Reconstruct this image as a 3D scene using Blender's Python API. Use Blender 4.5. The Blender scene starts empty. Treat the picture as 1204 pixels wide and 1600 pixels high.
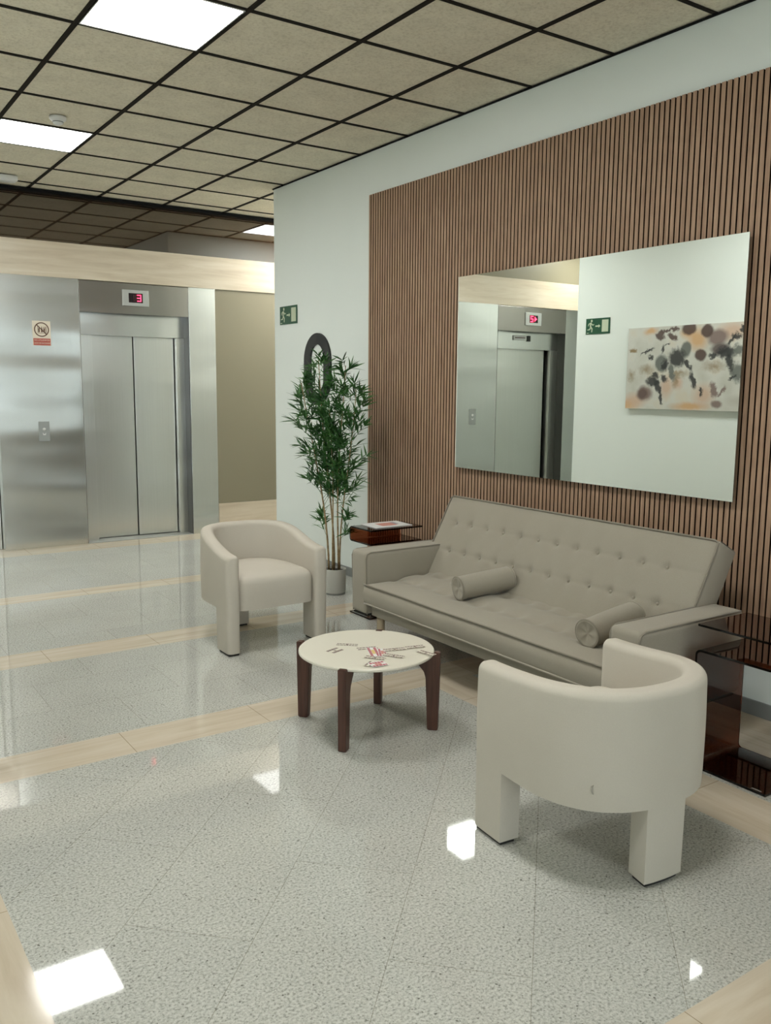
import bpy, bmesh, math, random
from mathutils import Vector, Matrix

# ------------------------------------------------------------------ camera
scene = bpy.context.scene
COL = scene.collection
CAMZ = 1.4754
HC = 3.138          # ceiling height
WX = 3.564          # right wall plane
YE = 8.197          # lift front plane
YL = 7.65           # left lift front plane
X0, Y0, CX, CY = 1.838, 3.8136, 0.600, 0.592   # ceiling grid
cam_data = bpy.data.cameras.new('camera')
cam_data.sensor_fit = 'HORIZONTAL'
cam_data.sensor_width = 36.0
cam_data.lens = 40.7365
cam_data.clip_start = 0.05
cam_data.clip_end = 100
cam = bpy.data.objects.new('camera', cam_data)
COL.objects.link(cam)
Rr = Vector((0.82671004, -0.56256694, 0.0083039))
Ru = Vector((0.07303128, 0.12193271, 0.98984789))
Rf = Vector((0.55786822, 0.81771074, -0.14188798))
m = Matrix((( Rr.x, Ru.x, -Rf.x, 0), (Rr.y, Ru.y, -Rf.y, 0), (Rr.z, Ru.z, -Rf.z, CAMZ), (0, 0, 0, 1)))
cam.matrix_world = m
scene.camera = cam

# ------------------------------------------------------------------ light + exposure
PANEL = 13.0        # luminance of the ceiling light panels
DAY = 1.3           # daylight behind the window wall
scene.view_settings.view_transform = 'Standard'
scene.view_settings.look = 'None'
scene.view_settings.gamma = 1.0
scene.view_settings.use_curve_mapping = False
scene.view_settings.exposure = 1.1
world = bpy.data.worlds.new('world')
scene.world = world
world.use_nodes = True
bg = world.node_tree.nodes['Background']
bg.inputs[0].default_value = (0.86, 0.96, 1.0, 1)
bg.inputs[1].default_value = DAY

# ------------------------------------------------------------------ helpers
R = math.radians
random.seed(7)

def mat(name, color, rough=0.5, metal=0.0, spec=0.5, **kw):
    m = bpy.data.materials.new(name)
    m.use_nodes = True
    b = m.node_tree.nodes['Principled BSDF']
    b.inputs['Base Color'].default_value = (*color, 1)
    b.inputs['Roughness'].default_value = rough
    b.inputs['Metallic'].default_value = metal
    b.inputs['Specular IOR Level'].default_value = spec
    for k, v in kw.items():
        b.inputs[k.replace('_', ' ')].default_value = v
    return m

class NT:
    """small node helper"""
    def __init__(s, m):
        s.m = m; s.t = m.node_tree; s.b = s.t.nodes['Principled BSDF']
    def n(s, typ, **kw):
        o = s.t.nodes.new(typ)
        for k, v in kw.items(): setattr(o, k, v)
        return o
    def l(s, a, b): s.t.links.new(a, b)
    def obj(s, scale=(1, 1, 1), rot=(0, 0, 0), loc=(0, 0, 0)):
        tc = s.n('ShaderNodeTexCoord'); mp = s.n('ShaderNodeMapping')
        mp.inputs['Scale'].default_value = scale; mp.inputs['Rotation'].default_value = rot
        mp.inputs['Location'].default_value = loc
        s.l(tc.outputs['Object'], mp.inputs[0]); return mp.outputs[0]
    def noise(s, vec, scale, detail=3, rough=0.5, dist=0.0):
        o = s.n('ShaderNodeTexNoise'); o.inputs['Scale'].default_value = scale
        o.inputs['Detail'].default_value = detail; o.inputs['Roughness'].default_value = rough
        o.inputs['Distortion'].default_value = dist
        s.l(vec, o.inputs['Vector']); return o.outputs['Fac']
    def ramp(s, fac, stops):
        o = s.n('ShaderNodeValToRGB'); e = o.color_ramp.elements
        while len(e) < len(stops): e.new(0.5)
        for i, (p, c) in enumerate(stops):
            e[i].position = p; e[i].color = (*c, 1) if len(c) == 3 else c
        s.l(fac, o.inputs[0]); return o.outputs[0]
    def mix(s, fac, a, b, mode='MIX'):
        o = s.n('ShaderNodeMix', data_type='RGBA', blend_type=mode)
        for sock, v in ((o.inputs[0], fac), (o.inputs[6], a), (o.inputs[7], b)):
            if hasattr(v, 'is_output') or hasattr(v, 'links'): s.l(v, sock)
            elif isinstance(v, (int, float)): sock.default_value = v
            else: sock.default_value = (*v, 1) if len(v) == 3 else v
        return o.outputs[2]
    def math(s, op, a, b=None, clamp=False):
        o = s.n('ShaderNodeMath', operation=op); o.use_clamp = clamp
        for i, v in enumerate((a, b)):
            if v is None: continue
            if hasattr(v, 'links'): s.l(v, o.inputs[i])
            else: o.inputs[i].default_value = v
        return o.outputs[0]
    def bump(s, h, strength=0.3, dist=0.01):
        o = s.n('ShaderNodeBump'); o.inputs['Strength'].default_value = strength
        o.inputs['Distance'].default_value = dist
        s.l(h, o.inputs['Height']); s.l(o.outputs[0], s.b.inputs['Normal'])
    def color(s, c): s.l(c, s.b.inputs['Base Color'])

def emis(name, color, strength):
    m = bpy.data.materials.new(name); m.use_nodes = True
    b = m.node_tree.nodes['Principled BSDF']
    b.inputs['Base Color'].default_value = (*[c * .5 for c in color], 1)
    b.inputs['Emission Color'].default_value = (*color, 1)
    b.inputs['Emission Strength'].default_value = strength
    return m

def link(name, bm, material, parent=None, smooth=False, loc=None, recalc=True):
    if recalc: bmesh.ops.recalc_face_normals(bm, faces=bm.faces)
    me = bpy.data.meshes.new(name); bm.to_mesh(me); bm.free()
    for mm in (material if isinstance(material, (list, tuple)) else [material]): me.materials.append(mm)
    if smooth:
        for p in me.polygons: p.use_smooth = True
    o = bpy.data.objects.new(name, me); COL.objects.link(o)
    if parent: o.parent = parent
    if loc: o.location = loc
    return o

def tag(o, label, cat, group=None, kind=None):
    if label: o['label'] = label
    if cat: o['category'] = cat
    if group: o['group'] = group
    if kind: o['kind'] = kind
    return o

def thing(name, label, cat, loc=(0, 0, 0), rz=0, group=None):
    o = bpy.data.objects.new(name, None); COL.objects.link(o)
    o.empty_display_size = 0.1
    o.location = loc; o.rotation_euler = (0, 0, rz)
    return tag(o, label, cat, group)

def struct(name, bm, material, label=None, **kw):
    o = link(name, bm, material, **kw); o['kind'] = 'structure'
    if label: o['label'] = label
    return o

def copy_tree(o, parent=None):
    c = o.copy(); COL.objects.link(c)
    if parent: c.parent = parent
    for ch in list(o.children): copy_tree(ch, c)
    return c

def add_box(bm, p0, p1, mi=0, bev=0.0, seg=2):
    x0, y0, z0 = p0; x1, y1, z1 = p1
    vs = [bm.verts.new(p) for p in ((x0,y0,z0),(x1,y0,z0),(x1,y1,z0),(x0,y1,z0),(x0,y0,z1),(x1,y0,z1),(x1,y1,z1),(x0,y1,z1))]
    fs = [bm.faces.new([vs[i] for i in f]) for f in ((0,3,2,1),(4,5,6,7),(0,1,5,4),(1,2,6,5),(2,3,7,6),(3,0,4,7))]
    for f in fs: f.material_index = mi
    if bev > 0:
        es = list({e for f in fs for e in f.edges})
        bmesh.ops.bevel(bm, geom=es, offset=bev, segments=seg, profile=0.6, affect='EDGES')
    return vs

def box(p0, p1, bev=0.0, seg=2):
    bm = bmesh.new(); add_box(bm, p0, p1, 0, bev, seg); return bm

def add_quad(bm, pts, mi=0):
    f = bm.faces.new([bm.verts.new(p) for p in pts]); f.material_index = mi; return f

def add_tube(bm, pts, rad, seg=10, cap=True, closed=False):
    """tube along a polyline; rad number or list"""
    pts = [Vector(p) for p in pts]; n = len(pts)
    if not isinstance(rad, (list, tuple)): rad = [rad] * n
    rings = []
    prev = None
    for i, p in enumerate(pts):
        a = pts[(i - 1) % n] if (closed or i > 0) else pts[i]
        b = pts[(i + 1) % n] if (closed or i < n - 1) else pts[i]
        t = (b - a).normalized()
        if prev is None:
            u = t.orthogonal().normalized()
        else:
            u = (prev - t * prev.dot(t)).normalized()
        prev = u; v = t.cross(u)
        rings.append([bm.verts.new(p + rad[i] * (math.cos(k * 2 * math.pi / seg) * u + math.sin(k * 2 * math.pi / seg) * v)) for k in range(seg)])
    m_ = n if closed else n - 1
    for i in range(m_):
        A, B = rings[i], rings[(i + 1) % n]
        for k in range(seg):
            bm.faces.new((A[k], A[(k + 1) % seg], B[(k + 1) % seg], B[k]))
    if cap and not closed:
        bm.faces.new(rings[0][::-1]); bm.faces.new(rings[-1])

def add_lathe(bm, prof, seg=48, c=(0, 0)):
    rings = []
    for r, z in prof:
        if r < 1e-6: rings.append([bm.verts.new((c[0], c[1], z))])
        else: rings.append([bm.verts.new((c[0] + r * math.cos(k * 2 * math.pi / seg), c[1] + r * math.sin(k * 2 * math.pi / seg), z)) for k in range(seg)])
    for A, B in zip(rings, rings[1:]):
        for k in range(seg):
            a = A[k % len(A)]; b = A[(k + 1) % len(A)]; c_ = B[(k + 1) % len(B)]; d = B[k % len(B)]
            q = []
            for v in (a, b, c_, d):
                if v not in q: q.append(v)
            if len(q) > 2: bm.faces.new(q)

def add_prism(bm, poly, frame, th, mi=0):
    """extrude 2-D polygon; frame = (origin, U, V, N)"""
    o, U, V, N = [Vector(a) for a in frame]
    A = [bm.verts.new(o + U * p[0] + V * p[1]) for p in poly]
    B = [bm.verts.new(o + U * p[0] + V * p[1] + N * th) for p in poly]
    fs = [bm.faces.new(A[::-1]), bm.faces.new(B)]
    n = len(poly)
    for i in range(n): fs.append(bm.faces.new((A[i], A[(i + 1) % n], B[(i + 1) % n], B[i])))
    for f in fs: f.material_index = mi

def text_mesh(name, body, size, frame, material, parent, th=0.0008, align='CENTER', sx=1.0):
    cu = bpy.data.curves.new(name, 'FONT'); cu.body = body; cu.size = size
    cu.align_x = align; cu.align_y = 'CENTER'; cu.extrude = 0.0
    ob = bpy.data.objects.new(name, cu)
    COL.objects.link(ob)
    dg = bpy.context.evaluated_depsgraph_get()
    me = bpy.data.meshes.new_from_object(ob.evaluated_get(dg))
    COL.objects.unlink(ob); bpy.data.objects.remove(ob)
    o, U, V, N = [Vector(a) for a in frame]
    for v in me.vertices: v.co = o + U * v.co.x * sx + V * v.co.y + N * th
    me.materials.clear(); me.materials.append(material); me.name = name
    r = bpy.data.objects.new(name, me); COL.objects.link(r); r.parent = parent
    return r

# ------------------------------------------------------------------ materials
M_wall = mat('white_wall_paint', (0.66, 0.70, 0.68), 0.75, spec=0.25)
t = NT(M_wall); v = t.obj(); t.color(t.ramp(t.noise(v, 1.2, 2), [(0.3, (0.775, 0.83, 0.795)), (0.7, (0.80, 0.85, 0.815))])); t.bump(t.noise(v, 180, 2), 0.05, 0.002)

M_tile = mat('ceiling_tile_fibre', (0.40, 0.36, 0.28), 0.95, spec=0.1)
t = NT(M_tile); v = t.obj()
c1 = t.ramp(t.noise(v, 60, 5, .7), [(0.25, (0.58, 0.52, 0.40)), (0.5, (0.77, 0.71, 0.565)), (0.8, (0.85, 0.80, 0.67))])
c2 = t.ramp(t.noise(v, 6, 3), [(0.3, (0.9, 0.9, 0.9)), (0.7, (1, 1, 1))])
t.color(t.mix(1.0, c1, c2, 'MULTIPLY')); t.bump(t.noise(v, 120, 3), 0.4, 0.003)

M_bar = mat('dark_grid_bar', (0.020, 0.017, 0.013), 0.8, spec=0.1)
M_black = mat('matt_black', (0.012, 0.012, 0.012), 0.45)
M_blacktrim = mat('black_trim', (0.01, 0.01, 0.01), 0.85, spec=0.1)

def granite(name, rot, size):
    m = mat(name, (0.5, 0.5, 0.46), 0.035, spec=0.5)
    t = NT(m); v = t.obj()
    a = t.ramp(t.noise(v, 125, 4, .7), [(0.33, (0.24, 0.24, 0.215)), (0.45, (0.47, 0.47, 0.425)), (0.60, (0.63, 0.63, 0.58))])
    b = t.ramp(t.noise(v, 80, 2, .6), [(0.27, (0.30, 0.295, 0.28)), (0.36, (1, 1, 1))])
    col = t.mix(1.0, a, b, 'MULTIPLY')
    cl = t.ramp(t.noise(v, 3, 3), [(0.3, (0.93, 0.93, 0.93)), (0.7, (1, 1, 1))])
    col = t.mix(1.0, col, cl, 'MULTIPLY')
    vo = t.n('ShaderNodeTexVoronoi'); vo.inputs['Scale'].default_value = 24; t.l(v, vo.inputs['Vector'])
    sp = t.ramp(vo.outputs['Distance'], [(0.045, (0.32, 0.31, 0.29)), (0.09, (1, 1, 1))])
    col = t.mix(1.0, col, sp, 'MULTIPLY')
    # tile joints and a slight change of tone from tile to tile
    mp = t.obj(rot=(0, 0, rot), loc=(0.0, 0.0, 0))
    br = t.n('ShaderNodeTexBrick'); br.offset = 0.5; br.squash = 1
    br.inputs['Color1'].default_value = (1, 1, 1, 1); br.inputs['Color2'].default_value = (0.94, 0.945, 0.95, 1)
    br.inputs['Mortar'].default_value = (0.62, 0.60, 0.56, 1)
    br.inputs['Scale'].default_value = 1.0; br.inputs['Mortar Size'].default_value = 0.0012
    br.inputs['Mortar Smooth'].default_value = 0.3
    br.inputs['Brick Width'].default_value = size[0]; br.inputs['Row Height'].default_value = size[1]
    t.l(mp, br.inputs['Vector'])
    col = t.mix(1.0, col, br.outputs['Color'], 'MULTIPLY')
    t.color(col)
    return m
M_gran_d = granite('granite_diagonal', R(-45), (0.82, 0.37))
M_gran = granite('granite_straight', 0, (0.60, 0.40))

def travertine(name, k=1.0, along='y', rough=0.1, joints=True):
    m = mat(name, (0.6, 0.5, 0.36), rough, spec=0.4)
    t = NT(m)
    sc = (14, 1.2, 14) if along == 'y' else (1.2, 14, 14)
    v = t.obj(scale=sc)
    a = t.ramp(t.noise(v, 1.3, 5, .6, .4), [(0.28, tuple(k * c for c in (0.54, 0.455, 0.345))), (0.5, tuple(k * c for c in (0.63, 0.55, 0.43))), (0.75, tuple(k * c for c in (0.70, 0.63, 0.52)))])
    v2 = t.obj()
    b = t.ramp(t.noise(v2, 1.1, 3), [(0.3, (0.92, 0.90, 0.88)), (0.7, (1, 1, 1))])
    col = t.mix(1.0, a, b, 'MULTIPLY')
    if joints:
        br = t.n('ShaderNodeTexBrick'); br.offset = 0
        br.inputs['Color1'].default_value = (1, 1, 1, 1); br.inputs['Color2'].default_value = (0.95, 0.95, 0.95, 1)
        br.inputs['Mortar'].default_value = (0.55, 0.5, 0.44, 1); br.inputs['Scale'].default_value = 1
        br.inputs['Mortar Size'].default_value = 0.0015
        br.inputs['Brick Width'].default_value = 30 if along == 'y' else 0.6
        br.inputs['Row Height'].default_value = 0.6 if along == 'y' else 30
        t.l(t.obj(loc=(0.13, 0.52, 0)), br.inputs['Vector'])
        col = t.mix(1.0, col, br.outputs['Color'], 'MULTIPLY')
    t.color(col); return m
M_trav_y = travertine('travertine_along_room')
M_trav_x = travertine('travertine_across_room', along='x')
M_trav_w = travertine('travertine_wall', 1.04, 'x', 0.3, False)

def steel(name, col=(0.50, 0.515, 0.50), rough=0.27, warp=0.03):
    m = mat(name, col, rough, metal=1.0)
    t = NT(m)
    n1 = t.noise(t.obj(scale=(260, 260, 0.6)), 2, 2)
    c = t.ramp(n1, [(0.3, tuple(x * .96 for x in col)), (0.7, tuple(min(1, x * 1.04) for x in col))])
    t.color(c)
    n2 = t.noise(t.obj(scale=(0.35, 0.35, 1.5)), 1.5, 1)
    t.bump(n2, 1.0, warp)
    return m
M_steel = steel('brushed_steel', (0.66, 0.67, 0.645), 0.24, 0.045)
M_steel_d = steel('brushed_steel_door', (0.72, 0.725, 0.69), 0.28, 0.024)
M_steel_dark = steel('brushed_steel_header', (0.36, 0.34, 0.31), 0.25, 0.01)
M_reveal_shade = mat('steel_reveal_shade', (0.10, 0.10, 0.095), 0.3, metal=0.8)  # steel lying in shade: the shade is put into the base colour
M_callplate = mat('grey_call_plate', (0.36, 0.375, 0.36), 0.4, metal=0.5)
M_plate = mat('satin_plate', (0.55, 0.56, 0.54), 0.35, metal=0.6)
M_clere = mat('tinted_brown_glass', (0.040, 0.021, 0.010), 0.03, spec=0.5, IOR=2.3)
M_beige = mat('beige_satin_panel', (0.25, 0.222, 0.152), 0.38, spec=0.4)

M_wood = mat('slat_oak', (0.2, 0.13, 0.08), 0.55, spec=0.3)
t = NT(M_wood)
g = t.noise(t.obj(scale=(1, 24, 1.6)), 3.0, 6, .65, .3)
c1 = t.ramp(g, [(0.28, (0.265, 0.160, 0.104)), (0.5, (0.390, 0.252, 0.168)), (0.75, (0.50, 0.345, 0.236))])
c2 = t.ramp(t.noise(t.obj(scale=(1, 33.0, 0.5)), 1.0, 1), [(0.3, (0.88, 0.86, 0.85)), (0.7, (1.03, 1.03, 1.03))])
t.color(t.mix(1.0, c1, c2, 'MULTIPLY')); t.bump(g, 0.15, 0.002)
M_felt = mat('slat_backing', (0.022, 0.013, 0.008), 0.95, spec=0.05)

def fabric(name, c, s=900, var=0.06, rough=0.9, sheen=0.2):
    m = mat(name, c, rough, spec=0.15)
    t = NT(m); v = t.obj()
    t.b.inputs['Sheen Weight'].default_value = sheen
    t.b.inputs['Sheen Roughness'].default_value = 0.5
    a = t.ramp(t.noise(v, s, 2), [(0.3, tuple(x * (1 - var) for x in c)), (0.7, tuple(x * (1 + var) for x in c))])
    b = t.ramp(t.noise(v, 4, 3), [(0.3, (0.955, 0.95, 0.94)), (0.7, (1, 1, 1))])
    t.color(t.mix(1.0, a, b, 'MULTIPLY')); t.bump(t.noise(v, s * .7, 2), 0.25, 0.001)
    return m
M_sofa = fabric('taupe_linen', (0.335, 0.305, 0.248), 700, 0.10)
M_sofa_pipe = fabric('taupe_piping', (0.25, 0.225, 0.18), 700, 0.05)
M_chair = fabric('cream_velvet', (0.57, 0.528, 0.455), 300, 0.02, 0.9, 0.05)
M_pale_wood = mat('pale_beech', (0.52, 0.42, 0.29), 0.5)
M_walnut = mat('dark_walnut', (0.075, 0.030, 0.020), 0.38)
t = NT(M_walnut); t.color(t.ramp(t.noise(t.obj(scale=(20, 20, 1.5)), 3, 5), [(0.3, (0.055, 0.022, 0.015)), (0.7, (0.105, 0.043, 0.028))]))
M_top = mat('cream_table_top', (0.74, 0.705, 0.60), 0.35)
M_top_edge = mat('pale_table_edge', (0.50, 0.48, 0.40), 0.5)
M_glass = mat('smoked_brown_glass', (0.42, 0.17, 0.085), 0.02)
M_glass.node_tree.nodes['Principled BSDF'].inputs['Transmission Weight'].default_value = 1.0
M_glass.node_tree.nodes['Principled BSDF'].inputs['IOR'].default_value = 1.45
t = NT(M_glass)
# tint inside the solid glass (volume absorption, keeps thickness dependence)
va = t.n('ShaderNodeVolumeAbsorption'); va.inputs['Color'].default_value = (0.657, 0.36, 0.16, 1); va.inputs['Density'].default_value = 400
t.b.inputs['Base Color'].default_value = (0.9, 0.8, 0.72, 1)
t.l(va.outputs[0], t.t.nodes['Material Output'].inputs['Volume'])
M_paper = mat('white_paper', (0.80, 0.80, 0.79), 0.6)
M_pink = mat('printed_salmon', (0.60, 0.27, 0.22), 0.6)
M_pink2 = mat('printed_grey_violet', (0.36, 0.32, 0.36), 0.6)
M_ink = mat('printed_dark', (0.16, 0.10, 0.09), 0.6)
M_red_ink = mat('printed_red', (0.42, 0.07, 0.09), 0.6)
M_yel_ink = mat('printed_yellow', (0.72, 0.55, 0.20), 0.6)
M_pot = mat('stone_pot', (0.55, 0.55, 0.50), 0.6)
M_pot_base = mat('pot_foot', (0.26, 0.27, 0.25), 0.6)
M_soil = mat('dark_soil', (0.012, 0.011, 0.010), 0.95)
M_cane = mat('bamboo_cane', (0.32, 0.22, 0.10), 0.5)
t = NT(M_cane); t.color(t.ramp(t.noise(t.obj(scale=(3, 3, 9)), 4, 3), [(0.3, (0.20, 0.13, 0.055)), (0.7, (0.42, 0.31, 0.16))]))
M_leaf = mat('bamboo_leaf', (0.04, 0.12, 0.04), 0.45)
t = NT(M_leaf); t.color(t.ramp(t.noise(t.obj(), 7, 2), [(0.3, (0.012, 0.062, 0.014)), (0.5, (0.036, 0.130, 0.028)), (0.75, (0.090, 0.23, 0.055))]))
M_green = mat('sign_green', (0.012, 0.082, 0.040), 0.4)
M_lum = mat('sign_pale', (0.55, 0.62, 0.46), 0.5)
M_signw = mat('sign_white', (0.74, 0.66, 0.54), 0.5)
M_signr = mat('sign_red', (0.42, 0.075, 0.055), 0.5)
M_brown = mat('sign_dark_brown', (0.10, 0.045, 0.02), 0.5)
M_white = mat('white_plastic', (0.72, 0.72, 0.70), 0.4)
M_darkglass = mat('display_window', (0.012, 0.004, 0.006), 0.12)
M_dig = emis('red_digit', (1.0, 0.04, 0.10), 2.2)
M_digdim = mat('dim_digit', (0.06, 0.008, 0.012), 0.4)
M_panel = emis('light_diffuser', (1.0, 1.0, 0.965), PANEL)
M_alu = mat('white_frame', (0.7, 0.7, 0.68), 0.4)
M_base = mat('grey_skirting', (0.22, 0.23, 0.225), 0.35)
M_mirror = mat('mirror_silver', (0.91, 0.945, 0.91), 0.0, metal=1.0)
M_mirror_edge = mat('mirror_backing', (0.03, 0.032, 0.028), 0.4)
M_glide = mat('black_glide', (0.012, 0.011, 0.01), 0.5)

# ------------------------------------------------------------------ floor
XS = [-3.0, 0.11, 0.41, 2.56, 2.83, 3.16, 3.60, 7.0]
YS = [-4.0, 0.86, 1.16, 3.34, 3.58, 4.73, 4.98, 6.17, 6.38, 7.90, 8.60]
bm = bmesh.new()
for i in range(len(XS) - 1):
    for j in range(len(YS) - 1):
        xband = j in (1, 3, 5, 7, 9)
        yband = (i in (1, 3, 5)) and j <= 3
        if xband and not (yband and j == 2): mi = 3
        elif yband: mi = 2
        elif i == 2 and j == 2: mi = 1
        else: mi = 0
        add_quad(bm, ((XS[i], YS[j], 0), (XS[i+1], YS[j], 0), (XS[i+1], YS[j+1], 0), (XS[i], YS[j+1], 0)), mi)
bmesh.ops.remove_doubles(bm, verts=bm.verts, dist=1e-5)
struct('floor', bm, [M_gran, M_gran_d, M_trav_y, M_trav_x], 'polished pale grey granite floor crossed by beige travertine bands')

# ------------------------------------------------------------------ ceiling
def lit(i, j):
    return (i, j) in LIGHTS
LIGHTS = [(0, 0), (0, 4), (0, -4), (5, 6), (6, 6), (-4, 5), (-4, -4)]
i0, i1 = -8, 9
j0, j1 = -13, 8
BW = 0.012
bm = bmesh.new()
def cell(i, j):
    xa = X0 + CX * (i - 1); ya = Y0 + CY * j
    return xa, xa + CX, ya, ya + CY
for i in range(i0, i1):
    for j in range(j0, j1):
        if lit(i, j): continue
        xa, xb, ya, yb = cell(i, j)
        xb = min(xb, 7.0); yb = min(yb, 8.21); xa = max(xa, -3.0); ya = max(ya, -4.0)
        if xb - xa < .02 or yb - ya < .02: continue
        add_box(bm, (xa + BW * .8, ya + BW * .8, HC + 0.006), (xb - BW * .8, yb - BW * .8, HC + 0.02))
struct('ceiling', bm, M_tile, 'suspended ceiling of mottled beige fibre tiles')
bm = bmesh.new()
for i in range(i0, i1 + 1):
    x = X0 + CX * (i - 1)
    if -3 < x < 7: add_box(bm, (x - BW, -4.0, HC - 0.001), (x + BW, 8.21, HC + 0.03))
for j in range(j0, j1 + 1):
    y = Y0 + CY * j
    if -4 < y < 8.2: add_box(bm, (-3.0, y - BW * .85, HC - 0.0005), (7.0, y + BW * .85, HC + 0.029))
struct('trim_1', bm, M_bar, 'dark ceiling grid bars')
struct('trim_2', box((-3, -4, HC + 0.03), (7, 8.3, HC + 0.06)), M_bar, 'dark void above the ceiling tiles')
bm = bmesh.new()
add_box(bm, (WX - 0.014, -4, HC - 0.006), (WX, 6.96, HC))
add_box(bm, (0.85, 8.150, HC - 0.026), (7, 8.225, HC))
add_box(bm, (WX, 6.96, HC - 0.006), (7, 6.974, HC))
struct('trim_3', bm, M_blacktrim, 'black edge profile where ceiling meets walls')

panel_labels = {
 (0, 0): 'square white ceiling light panel at the top edge, nearest of those in view',
 (0, 4): 'white ceiling light panel at the left edge beside the smoke detector',
 (5, 6): 'ceiling light panel in the side corridor, seen only as a reflection in the brown glass',
 (6, 6): 'added ceiling light panel, unseen behind the wall corner, brightening the beige panel and lintel',  # extra panel, added out of sight to brighten beige panel and lintel
 (0, -4): 'ceiling light panel above the near armchair, out of view overhead',
 (-4, 5): 'ceiling light panel before the left lift, lighting its travertine lintel',
 (-4, -4): 'ceiling light panel over the entrance area to the left of the viewer',
}
first = None
for (i, j) in LIGHTS:
    xa, xb, ya, yb = cell(i, j)
    lab = panel_labels[(i, j)]
    if first is None:
        p = thing('ceiling_light_panel', lab, 'ceiling light', ((xa + xb) / 2, (ya + yb) / 2, HC), 0, 'square ceiling light panels')
        hx, hy = CX / 2 - BW, CY / 2 - BW
        bm = bmesh.new()
        for s in (-1, 1):
            add_box(bm, (s * hx - .006, -hy, -0.001), (s * hx + .006, hy, 0.02))
            add_box(bm, (-hx, s * hy - .006, -0.001), (hx, s * hy + .006, 0.02))
        link('frame', bm, M_alu, p)
        link('diffuser', box((-hx + .006, -hy + .006, 0.002), (hx - .006, hy - .006, 0.012)), M_panel, p)
        first = p
    else:
        p = copy_tree(first); p.location = ((xa + xb) / 2, (ya + yb) / 2, HC); p['label'] = lab

# ------------------------------------------------------------------ walls
struct('wall_right', box((WX, -4.0, 0), (WX + .16, 6.96, HC)), M_wall, 'white painted wall on the right')
struct('wall_corridor', box((WX + .16, 6.82, 0), (7.0, 6.96, HC)), M_wall, 'white wall turning the corner into the side corridor')
struct('wall_corridor_end', box((7.0, 6.82, 0), (7.1, 8.6, HC)), M_wall)
struct('wall_left', box((0.26, 3.0, 0), (0.42, 6.29, HC)), M_wall, 'white painted wall on the left carrying the canvas, seen in the mirror')
struct('wall_left_far', box((-3.0, 2.86, 0), (0.26, 3.0, HC)), M_wall)
struct('wall_left_hall', box((-3.0, 6.15, 0), (0.26, 6.29, HC)), M_wall)
struct('wall_side', box((-3.1, -4.0, 0), (-3.0, 8.3, HC)), M_wall)
# window wall behind the camera
bm = bmesh.new()
add_box(bm, (-3.0, -4.12, 0), (WX + .16, -4.0, 0.35)); add_box(bm, (-3.0, -4.12, 2.75), (WX + .16, -4.0, HC))
add_box(bm, (-3.0, -4.12, 0.35), (-2.6, -4.0, 2.75)); add_box(bm, (3.2, -4.12, 0.35), (WX + .16, -4.0, 2.75))
struct('wall_front', bm, M_wall, 'window wall behind the viewer')
bm = bmesh.new()
for x in (-2.6, -1.15, 0.3, 1.75, 3.15):
    add_box(bm, (x, -4.1, 0.35), (x + .05, -4.02, 2.75))
for z in (0.35, 2.70): add_box(bm, (-2.6, -4.1, z), (3.2, -4.02, z + .05))
struct('window_1', bm, M_alu, 'wide glazed window behind the viewer')
# skirtings
struct('baseboard_right', box((WX - .012, -4.0, 0), (WX, 6.96, 0.07), 0.002), M_base, 'low grey skirting along the right wall')
struct('baseboard_left', box((0.42, 3.0, 0), (0.432, 6.29, 0.07), 0.002), M_base)

# lift front, right part (plane YE) and left part (plane YL)
LT, LB = 2.716, 2.412
struct('wall_back', box((0.85, YE + .02, LT), (7.0, YE + .05, HC)), M_clere, 'brown tinted reflective glass band above the lifts')
struct('wall_back_left', box((-3.0, YL + .005, LT), (0.85, YL + .03, HC)), M_beige)
struct('trim_4', box((0.85, YE, LB), (7.0, YE + .06, LT), .002), M_trav_w, 'travertine lintel band above the lift doors')
struct('trim_5', box((-3.0, YL, LB), (0.85, YL + .06, LT), .002), M_trav_w, 'travertine lintel above the left lift')
struct('wall_step', box((0.85, YL, 0), (0.90, YE, HC)), M_wall)
struct('wall_back_core', box((0.9, YE + .36, 0), (7.0, YE + .42, HC)), M_black)
struct('wall_back_core_left', box((-3.0, YL + .36, 0), (0.85, YL + .42, HC)), M_black)
struct('trim_6', box((1.512, YE, 0), (2.233, YE + .30, LB), .003), M_steel, 'brushed steel cladding panel between the lifts')
struct('trim_7', box((3.27, YE, 0), (3.545, YE + .30, LB), .003), M_steel, 'narrow brushed steel panel right of the lift')
struct('trim_8', box((3.549, YE + .012, 0.29), (7.0, YE + .03, LB)), M_beige, 'plain beige panel right of the lifts')
struct('trim_9', box((3.549, YE + .004, 0.0), (7.0, YE + .03, 0.288), .002), M_trav_w, 'travertine plinth under the beige panel')
struct('trim_10', box((0.272, YL, 0), (0.85, YL + .30, LB), .003), M_steel)
struct('trim_11', box((-3.0, YL, 0), (-0.812, YL + .30, LB), .003), M_steel)

SEG = {'3': 'abgcd', '0': 'abcdef', '1': 'bc', '2': 'abged'}
def add_digit(bm, ch, x, z, w, h, y, t_=None):
    t_ = t_ or w * .2
    S = {'a': (0, h - t_, w, h), 'g': (0, h/2 - t_/2, w, h/2 + t_/2), 'd': (0, 0, w, t_),
         'f': (0, h/2, t_, h), 'b': (w - t_, h/2, w, h), 'e': (0, 0, t_, h/2), 'c': (w - t_, 0, w, h/2)}
    for s in SEG[ch]:
        a = S[s]; add_box(bm, (x + a[0], y - .001, z + a[1]), (x + a[2], y, z + a[3]))

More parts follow.
